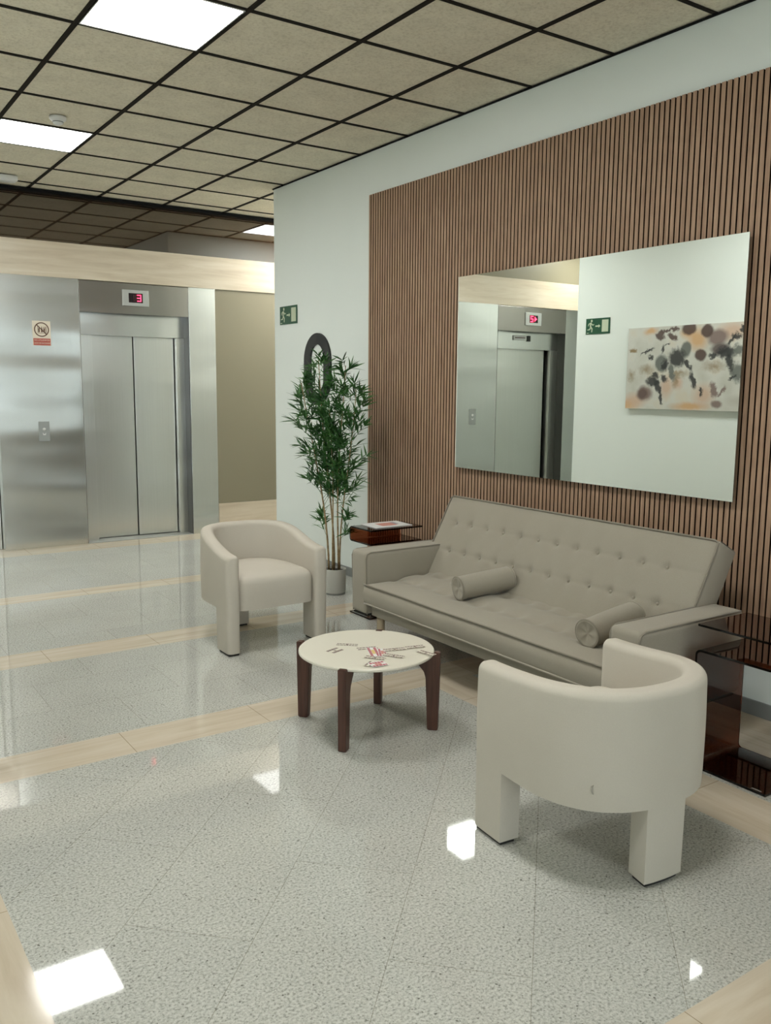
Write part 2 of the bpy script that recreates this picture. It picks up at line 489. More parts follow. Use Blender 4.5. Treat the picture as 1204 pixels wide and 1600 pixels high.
def make_lift(label, x0, w, yf, digits, plate=False):
    """stainless lift doorway standing in the front plane yf, from x0 to x0+w"""
    L = thing('elevator', label, 'elevator', (x0, yf, 0))
    hd = link('header_panel', box((0.0, 0.0, 2.128), (w, .03, LB - .006), .003), M_steel_dark, L); hd['label'] = 'darker steel header above the doors'
    # surround: transom, two jambs, side reveals
    bm = bmesh.new()
    add_box(bm, (0.0, .125, 1.93), (w, .15, 2.16), 0, .002)
    link('transom', bm, M_steel, L)
    link('jamb', box((0.0, .125, 0), (.118 if plate else .135, .22, 1.93), .002), M_steel_d, L)
    link('jamb', box((w - .085, .125, 0), (w - .002, .22, 1.93), .002), M_steel_d, L)
    link('reveal', box((w - .004, .002, 0), (w + .002, .22, 2.128)), M_reveal_shade, L)
    link('reveal', box((-.002, .002, 0), (.004, .22, 2.128)), M_reveal_shade if plate else M_steel_dark, L)
    link('back_panel', box((0, .26, 0), (w, .28, 2.128)), M_black, L)
    d0, d1 = .135, w - .092
    dm = (d0 + d1) / 2 + .005
    if plate: d0 = .175
    link('door_panel', box((d0 - .02, .200, 0.012), (dm - .004, .225, 1.95), .002), M_steel_d, L)
    link('door_panel', box((dm + .004, .185, 0.012), (d1, .21, 1.95), .002), M_steel_d, L)
    link('threshold', box((0, .0, 0), (w, .24, .006)), M_plate, L)
    cx = w * .5
    ind = link('floor_indicator', box((cx - .125, -.012, 2.202), (cx + .125, 0, 2.348), .003), M_plate, L)
    ind['label'] = 'light grey plate with a dark window showing a red digit'
    link('display_window', box((cx - .066, -.0135, 2.232), (cx + .066, -.0118, 2.318)), M_darkglass, ind)
    if digits == '3':
        bm = bmesh.new(); add_digit(bm, '3', cx + .012, 2.244, .040, .062, -.0138)
        link('digit', bm, M_dig, ind)
        bm = bmesh.new(); add_digit(bm, '1', cx - .045, 2.244, .030, .062, -.0138); add_digit(bm, '1', cx - .03, 2.244, .030, .062, -.0138)
        link('digit', bm, M_digdim, ind)
    else:
        bm = bmesh.new(); add_digit(bm, '2', cx + .008, 2.240, .046, .070, -.0138, .013)
        link('digit', bm, M_dig, ind)
        bm = bmesh.new()
        add_prism(bm, [(-.05, .036), (-.012, .066), (-.012, .006)], ((cx, -.0135, 2.240), (1, 0, 0), (0, 0, 1), (0, -1, 0)), .001)
        link('arrow', bm, M_dig, ind)
    if plate:
        pl = link('notice_plate', box((w*.49, .112, 2.035), (w*.68, .122, 2.09), .001), M_white, L)
        link('printed_line', box((w*.51, .1112, 2.057), (w*.66, .1122, 2.069)), M_ink, pl)
        link('notice_square', box((w*.43, .112, 2.025), (w*.475, .122, 2.09), .001), M_black, pl)
    return L
make_lift('stainless steel lift doorway in the centre left, indicator showing red 3', 2.235, 1.033, YE, '3')
make_lift('steel lift with small white notice over its doors, seen only in the mirror', -0.810, 1.080, YL, '2', True)
# sliver of the second lift at the left edge
L2 = thing('elevator', 'steel lift whose dark door edge shows at the left frame edge', 'elevator', (0.90, YE, 0))
link('header_panel', box((0, 0, 2.128), (.61, .03, LB - .006), .003), M_steel_dark, L2)
link('door_panel', box((0.02, .19, .012), (.54, .215, 2.128), .002), M_steel_d, L2)
link('jamb', box((.545, .125, 0), (.608, .20, 2.128), .002), M_steel_d, L2)
link('back_panel', box((0, .26, 0), (.61, .28, 2.128)), M_black, L2)

def call_plate(x, y, z, label):
    p = thing('call_button_plate', label, 'call button', (x, y, z))
    link('plate', box((-.047, -.005, -.088), (.047, 0, .088), .002), M_callplate, p)
    bm = bmesh.new(); add_lathe(bm, [(0, 0), (.014, 0), (.014, .003), (0, .003)], 24)
    bmesh.ops.rotate(bm, verts=bm.verts, cent=(0, 0, 0), matrix=Matrix.Rotation(R(90), 3, 'X'))
    bmesh.ops.translate(bm, verts=bm.verts, vec=(0, -.005, .018)); link('button', bm, M_white, p, True)
    bm = bmesh.new(); add_prism(bm, [(-.016, -.012), (0, -.026), (.016, -.012), (.01, -.034), (-.01, -.034)], ((0, -.005, 0), (1, 0, 0), (0, 0, 1), (0, -1, 0)), .0015)
    link('arrow', bm, M_white, p)
    return p
call_plate(1.885, YE, 1.057, 'small steel call button plate on the steel panel below the red sign')
call_plate(0.62, YL, 1.15, 'steel call button plate beside the lift in the mirror')

# prohibition sticker
pr = thing('prohibition_sign', 'white sticker with barred circle above a red text band on the steel panel', 'sign', (1.902, YE, 1.92))
link('sheet', box((-.077, -.002, -.107), (.077, 0, .107)), M_signw, pr)
link('text_band', box((-.072, -.003, -.105), (.072, -.002, -.045)), M_signr, pr)
bm = bmesh.new()
n = 48
for k in range(n):
    a, b = 2 * math.pi * k / n, 2 * math.pi * (k + 1) / n
    add_prism(bm, [(.063*math.cos(a), .063*math.sin(a)), (.063*math.cos(b), .063*math.sin(b)), (.054*math.cos(b), .054*math.sin(b)), (.054*math.cos(a), .054*math.sin(a))], ((0, -.002, .032), (1, 0, 0), (0, 0, 1), (0, -1, 0)), .001)
add_prism(bm, [(-.043, .037), (-.037, .043), (.043, -.037), (.037, -.043)], ((0, -.002, .032), (1, 0, 0), (0, 0, 1), (0, -1, 0)), .0012)
link('barred_circle', bm, M_brown, pr)
bm = bmesh.new()
for px in (-.022, .002, .022):
    add_box(bm, (px - .006, -.0028, .008), (px + .006, -.002, .044)); add_box(bm, (px - .004, -.0028, .047), (px + .004, -.002, .056))
add_box(bm, (-.034, -.0026, .000), (-.031, -.002, .060)); add_box(bm, (.034, -.0026, .004), (.040, -.002, .058)); add_box(bm, (-.034, -.0026, .000), (.04, -.002, .003))
link('figures', bm, M_brown, pr)
F = lambda z: ((0, -.003, z), (1, 0, 0), (0, 0, 1), (0, -1, 0))
text_mesh('text', 'NO UTILIZAR EN', .021, F(-.061), M_signw, pr, .0004, sx=.82)
text_mesh('text', 'CASO DE INCENDIO', .021, F(-.087), M_signw, pr, .0004, sx=.76)

# exit signs
def exit_sign(label, x, y0, y1, z0, z1, sx):
    """y1 > y0 ; figure at the high-y end, door at the low-y end"""
    w = y1 - y0; h = z1 - z0; k = h / .15
    e = thing('exit_sign', label, 'sign', (x, (y0 + y1) / 2, (z0 + z1) / 2), group='green exit signs')
    xa, xb = sorted((0, sx * .003))
    link('board', box((xa, -w/2, -h/2), (xb, w/2, h/2)), M_green, e)
    fr = ((sx * .003, 0, 0), (0, -1, 0), (0, 0, 1), (sx, 0, 0))
    bm = bmesh.new()
    P = lambda pts: add_prism(bm, [(a * k, b * k) for a, b in pts], fr, .0008)
    c = -.092  # body centre
    P([(c + .012 + .0115 * math.cos(a * math.pi / 8), .052 + .0125 * math.sin(a * math.pi / 8)) for a in range(16)])
    P([(c - .010, .036), (c + .010, .038), (c + .008, -.002), (c - .010, -.004)])           # trunk
    P([(c + .006, .036), (c + .030, .016), (c + .046, .022), (c + .044, .014), (c + .028, .006), (c + .004, .024)])   # front arm
    P([(c - .008, .036), (c - .030, .024), (c - .034, .004), (c - .027, .004), (c - .022, .018), (c - .006, .026)])   # rear arm
    P([(c + .008, .000), (c + .026, -.022), (c + .022, -.056), (c + .012, -.056), (c + .014, -.026), (c - .004, -.006)])  # front leg
    P([(c - .002, .000), (c - .014, -.024), (c - .040, -.028), (c - .041, -.036), (c - .008, -.034), (c + .008, -.010)])  # rear leg
    link('running_figure', bm, M_lum, e)
    bm = bmesh.new()
    add_prism(bm, [(a * k, b * k) for a, b in [(-.030, .006), (.010, .006), (.010, .017), (.032, 0), (.010, -.017), (.010, -.006), (-.030, -.006)]], fr, .0008)
    link('arrow', bm, M_lum, e)
    bm = bmesh.new()
    add_prism(bm, [(a * k, b * k) for a, b in [(.052, -.057), (.132, -.057), (.132, .057), (.052, .057)]], fr, .0008)
    link('doorway', bm, M_lum, e)
    bm = bmesh.new()
    add_prism(bm, [(a * k, b * k) for a, b in [(-.140, -.066), (-.112, -.066), (-.112, -.060), (-.140, -.060)]], fr, .0008)
    link('small_mark', bm, M_lum, e)
    return e
exit_sign('green exit sign with running figure above the bamboo plant', WX - .003, 6.544, 6.851, 1.996, 2.147, -1)
exit_sign('green exit sign on the opposite wall, seen only in the mirror', 0.423, 5.86, 6.167, 2.006, 2.157, 1)

# black wall numeral 0
def pill(a, b, n=24):
    """stadium outline half width a, half height b"""
    pts = []
    ea = a; eb = min(b, a * 1.05)
    for k in range(n + 1):
        th = math.pi * k / n; pts.append((ea * math.cos(th), b - eb + eb * math.sin(th)))
    for k in range(n + 1):
        th = math.pi + math.pi * k / n; pts.append((ea * math.cos(th), -(b - eb) + eb * math.sin(th)))
    return pts
num = thing('wall_numeral', 'large black numeral 0 fixed to the white wall behind the bamboo', 'number', (WX, 6.205, 1.615))
bm = bmesh.new()
o_, i_ = pill(.212, .285), pill(.105, .195)
nn = len(o_)
vo = [[bm.verts.new((d, -p[0], p[1])) for p in o_] for d in (-.015, 0)]
vi = [[bm.verts.new((d, -p[0], p[1])) for p in i_] for d in (-.015, 0)]
for k in range(nn):
    q = (k + 1) % nn
    bm.faces.new((vo[0][k], vo[0][q], vi[0][q], vi[0][k])); bm.faces.new((vo[1][k], vi[1][k], vi[1][q], vo[1][q]))
    bm.faces.new((vo[0][k], vo[1][k], vo[1][q], vo[0][q])); bm.faces.new((vi[0][k], vi[0][q], vi[1][q], vi[1][k]))
link('digit', bm, M_black, num)

# smoke detector and emergency luminaire
bm = bmesh.new(); add_lathe(bm, [(0, 0), (.052, 0), (.052, -.012), (.046, -.02), (.034, -.026), (.028, -.042), (.018, -.048), (0, -.049)], 40)
sd = thing('smoke_detector', 'round white smoke detector on the ceiling beside the left light panel', 'smoke detector', (1.536, 5.94, HC))
link('body', bm, M_white, sd, True)
bm = bmesh.new(); add_lathe(bm, [(0, -.030), (.0335, -.030), (.0335, -.034), (0, -.034)], 40); link('vent_ring', bm, M_base, sd)
em = thing('emergency_light', 'long white emergency light on the ceiling at the left edge above the lifts', 'emergency light', (1.50, 7.79, HC))
link('housing', box((-.18, -.05, -.045), (.17, .05, 0), .012, 3), M_white, em, True)
link('lens', box((-.155, -.036, -.050), (.145, .036, -.044), .002), M_alu, em)

# ------------------------------------------------------------------ slat wall panel
sp = thing('slat_wall_panel', 'tall wall panel of narrow vertical oak slats on dark backing behind the sofa', 'wall panel', (WX, 3.0, 0.25))
YA, YB_, ZA, ZB = 0.30, 5.435, 0.25, 2.831
link('backing', box((-.008, YA - 3.0, 0), (0, YB_ - 3.0, ZB - ZA)), M_felt, sp)
PITCH, SW = 0.0302, 0.0222
bm = bmesh.new()
y = YB_ - PITCH * .0
k = 0
while y - SW > YA:
    add_box(bm, (-.020, y - SW - 3.0, 0), (-.006, y - 3.0, ZB - ZA), 1)
    bm.faces.ensure_lookup_table()
    for f in bm.faces[-6:]:
        if all(abs(v.co.x + .020) < 1e-6 for v in f.verts): f.material_index = 0
    y -= PITCH
link('slats', bm, [M_wood, M_felt], sp)

# mirror 2.0 x 1.18 m
mx = 3.508
mir = thing('wall_mirror', 'large frameless rectangular mirror hung on the slat panel above the sofa', 'mirror', (mx, 3.355, 0.972))
MH = 1.184
bm = bmesh.new(); add_quad(bm, ((0, -1.001, 0), (0, -1.001, MH), (0, 1.001, MH), (0, 1.001, 0)))
add_box(bm, (0.0005, -1.001, 0), (.006, 1.001, MH))
link('mirror_glass', bm, M_mirror, mir, recalc=False)
link('backing_frame', box((.006, -.985, .016), (.032, .985, MH - .016)), M_mirror_edge, mir)

# painting on the left wall (seen in the mirror)
M_art = mat('abstract_paint', (0.6, 0.6, 0.55), 0.55)
t = NT(M_art)
AW, AH = 1.42, 0.74
# object space: origin at far upper corner; u runs to -y (0..AW), v runs up (0..AH)
tc = t.n('ShaderNodeTexCoord')
sep = t.n('ShaderNodeSeparateXYZ'); t.l(tc.outputs['Object'], sep.inputs[0])
def warp(scale, amp, det=4):
    nz = t.n('ShaderNodeTexNoise'); nz.inputs['Scale'].default_value = scale; nz.inputs['Detail'].default_value = det
    nz.inputs['Roughness'].default_value = .65
    t.l(tc.outputs['Object'], nz.inputs['Vector'])
    s2 = t.n('ShaderNodeSeparateColor'); t.l(nz.outputs['Color'], s2.inputs[0])
    U = t.math('ADD', t.math('MULTIPLY', sep.outputs[1], -1.0), t.math('MULTIPLY', t.math('SUBTRACT', s2.outputs[0], .5), amp))
    V = t.math('ADD', sep.outputs[2], t.math('MULTIPLY', t.math('SUBTRACT', s2.outputs[1], .5), amp))
    return U, V
base = t.ramp(t.noise(t.obj(), 5, 4), [(0.3, (0.52, 0.52, 0.46)), (0.55, (0.62, 0.62, 0.57)), (0.75, (0.64, 0.58, 0.47))])
Us, Vs = warp(7, .05)
Ur, Vr = warp(22, .11, 7)
col = base
def blob(col, u, v, ru, rv, c, soft=.5, rough=False, fac=1.0, ang=0):
    U, V = (Ur, Vr) if rough else (Us, Vs)
    du = t.math('SUBTRACT', U, u); dv = t.math('SUBTRACT', V, v)
    ca, sa = math.cos(R(ang)), math.sin(R(ang))
    a = t.math('ADD', t.math('MULTIPLY', du, ca / ru), t.math('MULTIPLY', dv, sa / ru))
    b = t.math('ADD', t.math('MULTIPLY', du, -sa / rv), t.math('MULTIPLY', dv, ca / rv))
    d = t.math('SQRT', t.math('ADD', t.math('MULTIPLY', a, a), t.math('MULTIPLY', b, b)))
    f = t.math('MULTIPLY', t.math('DIVIDE', t.math('SUBTRACT', 1.0, d), soft), fac, clamp=True)
    f = t.math('MINIMUM', f, fac)
    return t.mix(f, col, c)
OR = (0.62, 0.36, 0.16); PK = (0.60, 0.42, 0.31); BR = (0.085, 0.050, 0.042); GR = (0.14, 0.155, 0.14); BK = (0.022, 0.025, 0.027); MV = (0.22, 0.16, 0.145); OC = (0.25, 0.17, 0.075)
def A(col, x, y, rx, ry, c, soft=.5, rough=False, fac=.95, ang=0):
    """position on the canvas in thousandths, measured from its upper left corner as seen in the mirror"""
    tt = (x - 105) / 1030.0
    u = 1.19 * (tt + .10 * tt * (1 - tt))
    top = 190 - 85 * tt; bot = 885 + 40 * tt
    v = .74 * (bot - y) / (bot - top)
    return blob(col, u, v, rx * .00117, ry * .00100, c, soft, rough, fac, ang)
for a in ((310, 205, 75, 38, OR), (740, 270, 115, 130, OR), (650, 215, 90, 60, OR), (700, 875, 210, 50, OR), (820, 770, 125, 130, PK), (130, 850, 120, 75, OR), (200, 810, 150, 90, PK), (1050, 190, 160, 100, PK), (480, 700, 80, 130, PK), (580, 660, 60, 80, PK), (1130, 820, 120, 60, (0.50, 0.49, 0.43))):
    col = A(col, *a, soft=.7, fac=.85)
for a in ((290, 545, 95, 65, OC), (150, 600, 50, 75, OC), (590, 580, 110, 45, OC), (900, 510, 120, 60, OC), (560, 640, 35, 90, OC)):
    col = A(col, *a, soft=.9, rough=True, fac=.75)
for a in ((920, 250, 105, 85, MV), (280, 755, 95, 85, MV), (265, 760, 60, 60, (0.13, 0.085, 0.075)), (945, 355, 95, 65, (0.12, 0.095, 0.09)), (940, 855, 55, 42, MV)):
    col = A(col, *a, soft=.45)
for a in ((660, 180, 72, 62, BR), (825, 190, 62, 68, BR), (775, 412, 56, 56, BR), (640, 365, 55, 85, GR), (425, 490, 70, 92, GR)):
    col = A(col, *a, soft=.3)
for a in ((560, 440, 80, 85, BK), (455, 505, 28, 55, BK), (520, 570, 28, 80, GR, 20), (345, 650, 60, 45, BK), (400, 700, 22, 90, BK, 28), (430, 800, 20, 60, BK, 15), (455, 620, 22, 45, BK, 50), (370, 590, 40, 28, BK), (660, 500, 18, 70, BK, 38), (715, 640, 24, 75, BK, 20), (797, 738, 16, 42, BK, 10), (910, 725, 28, 70, MV, 20), (980, 740, 14, 55, MV, -40), (285, 385, 75, 12, BK, 22), (320, 435, 24, 24, BK), (470, 316, 34, 9, BK, 15), (432, 360, 14, 40, BK), (400, 245, 45, 40, BR), (520, 250, 50, 26, BR, -25), (530, 180, 36, 24, BR), (450, 205, 60, 14, BR, 10), (1000, 385, 85, 50, BK), (880, 415, 34, 28, BK), (1045, 480, 32, 95, BK, 15), (1085, 235, 42, 32, BK), (1040, 280, 16, 50, BK, -40), (1135, 165, 22, 20, BK), (1115, 570, 50, 80, GR), (1070, 610, 36, 14, BK, 35), (1110, 360, 50, 50, GR), (160, 380, 40, 30, OC)):
    col = A(col, a[0], a[1], a[2] * 1.2, a[3] * 1.2, a[4], soft=.45, rough=True, fac=.93, ang=(a[5] if len(a) > 5 else 0))
t.color(col)
art = thing('canvas_painting', 'wide abstract canvas in orange, grey and black on the left wall, seen in the mirror', 'painting', (0.424, 5.60, 1.295))
link('canvas', box((0.0, -AW, 0), (.035, 0, AH), .002), M_art, art)

# ------------------------------------------------------------------ sofa
def grid_surface(nu, nv, fn):
    bm = bmesh.new()
    V = [[bm.verts.new(fn(i / nu, j / nv)) for j in range(nv + 1)] for i in range(nu + 1)]
    for i in range(nu):
        for j in range(nv):
            bm.faces.new((V[i][j], V[i+1][j], V[i+1][j+1], V[i][j+1]))
    return bm, V

sofa = thing('sofa', 'taupe linen three-seat sofa with button tufted reclining back against the slat panel', 'sofa', (3.0, 3.12, 0))
OX, OY = 3.0, 3.12
def S(x, y, z): return (x - OX, y - OY, z)
AY0, AY1 = 2.095, 4.155        # outer faces of the arms
AT = 0.155
XF = 2.60
# arms
def soft_box(p0, p1, r, seg=4):
    return box(p0, p1, r, seg)
for (ya, yb, inner) in ((AY0, AY0 + AT, 1), (AY1 - AT, AY1, -1)):
    arm = link('arm', soft_box(S(XF, ya, .205), S(3.26, yb, .562), .028, 5), M_sofa, sofa, True)
    yi = yb if inner == 1 else ya
    bm = bmesh.new()
    for yy, s in ((ya, -1), (yb, 1)):
        path = [S(XF + .014, yy, .21), S(XF + .004, yy, .53), S(XF + .012, yy, .552), S(XF + .035, yy, .562), S(3.24, yy, .562)]
        path = [(p[0], p[1] - s * .006, p[2] - .004) for p in path]
        add_tube(bm, path, .0042, 8)
    link('piping', bm, M_sofa_pipe, arm, True)
    link('base_strip', box(S(XF + .006, ya + .006, .198), S(3.22, yb - .02, .206)), M_glide, arm)
SY0, SY1 = AY0 + AT + .004, AY1 - AT - .004
# base frame
link('base_frame', soft_box(S(XF + .035, SY0, .20), S(3.34, SY1, .285), .01), M_sofa, sofa, True)
# seat mattress: superellipsoid-like slab with tufted top
buttons_seat = []
for r_ in (2.80, 3.00):
    for k in range(12): buttons_seat.append((r_, 3.958 - .1365 * k - (.0 if r_ < 2.9 else .0)))
nx_, ny_ = 40, 130
XB = 3.12
def seat_fn(u, v):
    x = (XF - .012) + (XB - XF + .012) * u; y = SY0 + (SY1 - SY0) * v
    e = min(u * (XB - XF), (1 - u) * .5 + .02, v * (SY1 - SY0), (1 - v) * (SY1 - SY0))
    z = .383 + .016 * (1 - math.exp(-e / .05)) + .028 * max(0, u) ** 1.4
    for bx, by in buttons_seat:
        d2 = (x - bx) ** 2 + (y - by) ** 2
        if d2 < .03: z -= .018 * math.exp(-d2 / .0022)
    z -= .004 * math.exp(-((x - 2.80) / .03) ** 2) + .004 * math.exp(-((x - 3.0) / .03) ** 2)
    z += .004 * math.sin(y * 9) * math.exp(-((x - 2.7) / .1) ** 2)
    return S(x, y, z)
bm, V = grid_surface(nx_, ny_, seat_fn)
# sides
def skirt(bm, loop, zb, inset=0.0):
    prev = loop
    low = [bm.verts.new((v.co.x, v.co.y, zb)) for v in loop]
    for a in range(len(loop) - 1):
        bm.faces.new((loop[a], loop[a+1], low[a+1], low[a]))
    return low
front = [V[0][j] for j in range(ny_ + 1)]
mid = [bm.verts.new((v.co.x - .012, v.co.y, .33)) for v in front]
low = [bm.verts.new((v.co.x + .004, v.co.y, .278)) for v in front]
for a in range(ny_):
    bm.faces.new((front[a], front[a+1], mid[a+1], mid[a])); bm.faces.new((mid[a], mid[a+1], low[a+1], low[a]))
skirt(bm, [V[i][0] for i in range(nx_ + 1)], .278); skirt(bm, [V[i][ny_] for i in range(nx_ + 1)], .278); skirt(bm, [V[nx_][j] for j in range(ny_ + 1)], .278)
seat = link('seat_cushion', bm, M_sofa, sofa, True)
bm = bmesh.new()
add_tube(bm, [(v[0] - .004, v[1], v[2] + .003) for v in [seat_fn(0, j / 60) for j in range(61)]], .0045, 8)
link('piping', bm, M_sofa_pipe, seat, True)
bm = bmesh.new(); add_tube(bm, [S(XF - .012, SY0 + (SY1 - SY0) * j / 20, .277) for j in range(21)], .005, 8)
link('piping', bm, M_sofa, seat, True)
# backrest
P0 = Vector((3.03, 0, .38)); P1 = Vector((3.27, 0, .83)); DV = P1 - P0; NB = Vector((-DV.z, 0, DV.x)).normalized()
BY0, BY1 = 2.245, 4.085
TH = .13
btn = [(3.958 - .1365 * k, .69) for k in range(12)] + [(3.920 - .1348 * k, .355) for k in range(12)]
def back_pt(y, v, n):
    p = P0 + DV * v + NB * n; return S(p.x, y, p.z)
def back_h(y, v):
    L_ = DV.length
    e = min((y - BY0), (BY1 - y), (1 - v) * L_, v * L_ + .03)
    h = .012 * (1 - math.exp(-max(e, 0) / .03))
    for by, bv in btn:
        dy = y - by; dz = (v - bv) * L_
        d2 = dy * dy + dz * dz
        if d2 < .03:
            h -= .014 * math.exp(-d2 / .00035) + .006 * math.exp(-(dy * dy / .0012 + dz * dz / .006))
    for bv, off in ((.69, .01), (.355, -.01)):
        h -= .003 * math.exp(-(((v - bv) * L_) / .012) ** 2)
    return h - .008
nby, nbv = 260, 66
def back_fn(u, v):
    y = BY0 + (BY1 - BY0) * u; vv = -.08 + 1.08 * v
    return back_pt(y, vv, back_h(y, vv))
bm, V = grid_surface(nby, nbv, back_fn)
# round the top and sides into the thickness
def wrap(loop, steps):
    prev = loop
    for fn in steps:
        cur = [bm.verts.new(fn(v.co)) for v in loop]
        for a in range(len(loop) - 1): bm.faces.new((prev[a], prev[a+1], cur[a+1], cur[a]))
        prev = cur
    return prev
up = DV.normalized()
def ofs(a, b, c): # along up, y, normal
    return lambda co: co + up * a + Vector((0, b, 0)) + NB * c
wrap([V[i][nbv] for i in range(nby + 1)], [ofs(.006, 0, -.012), ofs(.006, 0, -TH + .01), ofs(-.004, 0, -TH)])
for i_e, s in ((0, -1), (nby, 1)):
    wrap([V[i_e][j] for j in range(nbv + 1)], [ofs(0, s * .005, -.010), ofs(0, s * .005, -TH + .01), ofs(0, 0, -TH)])
add_quad(bm, [back_pt(BY0, -.08, -TH), back_pt(BY1, -.08, -TH), back_pt(BY1, 1.0, -TH), back_pt(BY0, 1.0, -TH)])
add_quad(bm, [back_pt(BY0, -.08, -TH), back_pt(BY1, -.08, -TH), back_pt(BY1, -.08, 0), back_pt(BY0, -.08, 0)])
back = link('backrest', bm, M_sofa, sofa, True)
md = back.modifiers.new('es', 'EDGE_SPLIT'); md.split_angle = R(60)
bm = bmesh.new()
pp = [back_pt(BY0, -.05, -.002)] + [back_pt(BY0, .1 * k, -.002) for k in range(1, 10)] + [back_pt(BY0 + .002, .985, -.002), back_pt(BY0 + .02, 1.004, -.002)]
pp += [back_pt(BY0 + (BY1 - BY0) * k / 30, 1.006, -.002) for k in range(1, 30)] + [back_pt(BY1 - .02, 1.004, -.002), back_pt(BY1 - .002, .985, -.002)] + [back_pt(BY1, .1 * k, -.002) for k in range(9, 0, -1)] + [back_pt(BY1, -.05, -.002)]
add_tube(bm, pp, .0045, 8)
link('piping', bm, M_sofa_pipe, back, True)
bm0 = bmesh.new(); bmesh.ops.create_uvsphere(bm0, u_segments=14, v_segments=8, radius=.0085)
b0 = None
for by, bv in btn:
    p = Vector(back_pt(by, bv, back_h(by, bv) + .003))
    if b0 is None:
        b0 = link('button', bm0, M_sofa, back, True, loc=p); b0.scale = (.8, 1, 1)
    else:
        c = b0.copy(); COL.objects.link(c); c.parent = back; c.location = p
# legs
for lx, ly in ((2.69, 3.98), (2.69, 2.27), (3.22, 3.98), (3.22, 2.27)):
    bm = bmesh.new(); add_lathe(bm, [(0, 0), (.017, 0), (.019, .004), (.024, .20), (0, .20)], 20, (lx - OX, ly - OY))
    link('leg', bm, M_pale_wood, sofa, True)

# bolsters
def bolster(label, front_pt, direction, length, r, tilt=0.0):
    b = thing('bolster_cushion', label, 'cushion', front_pt, math.atan2(direction[1], direction[0]), 'taupe bolster cushions')
    bm = bmesh.new(); prof = []
    n = 40
    pr_ = [(0, .007), (.3, .0068), (.6, .005), (.85, .002), (.96, 0), (1.0, .005), (1.0, .02)]
    full = [(a * r, x) for a, x in pr_] + [(r * 1.015, length * .3), (r * 1.02, length * .5), (r * 1.015, length * .7)] + [(a * r, length - x) for a, x in pr_[::-1]]
    add_lathe(bm, full, n)
    # wrinkle the end faces a little
    for v in bm.verts:
        rr = math.hypot(v.co.x, v.co.y)
        if rr < r * .9 and rr > .001:
            a = math.atan2(v.co.y, v.co.x); s = 1 if v.co.z < length / 2 else -1
            v.co.z += s * .0022 * math.sin(a * 5 + 1.3) * math.sin(rr / r * 3.1)
        v.co.x, v.co.y, v.co.z = v.co.z, v.co.x, v.co.y
    link('cover', bm, M_sofa, b, True)
    for xx in (.004, length - .004):
        bm = bmesh.new(); add_tube(bm, [(xx, (r * 1.0) * math.cos(a * math.pi / 20), (r * 1.0) * math.sin(a * math.pi / 20)) for a in range(40)], .0042, 8, closed=True)
        link('piping', bm, M_sofa_pipe if xx < .1 else M_sofa, b, True)
    bm = bmesh.new(); add_tube(bm, [(xx * length / 10, -r * 1.0 * .6, -r * .82) for xx in range(1, 10)], .0025, 6)
    link('seam', bm, M_sofa_pipe, b, True)
    b.rotation_euler = (0, -tilt, math.atan2(direction[1], direction[0]))
    return b
BR_ = .060
bolster('left bolster cushion lying mid seat, its round end facing the coffee table', (2.765, 3.395, .457), (.30, -.055), .315, BR_, R(6))
bolster('right bolster cushion leaning beside the sofa arm behind the near armchair', (2.700, 2.455, .457), (.34, .02), .32, BR_, R(6))

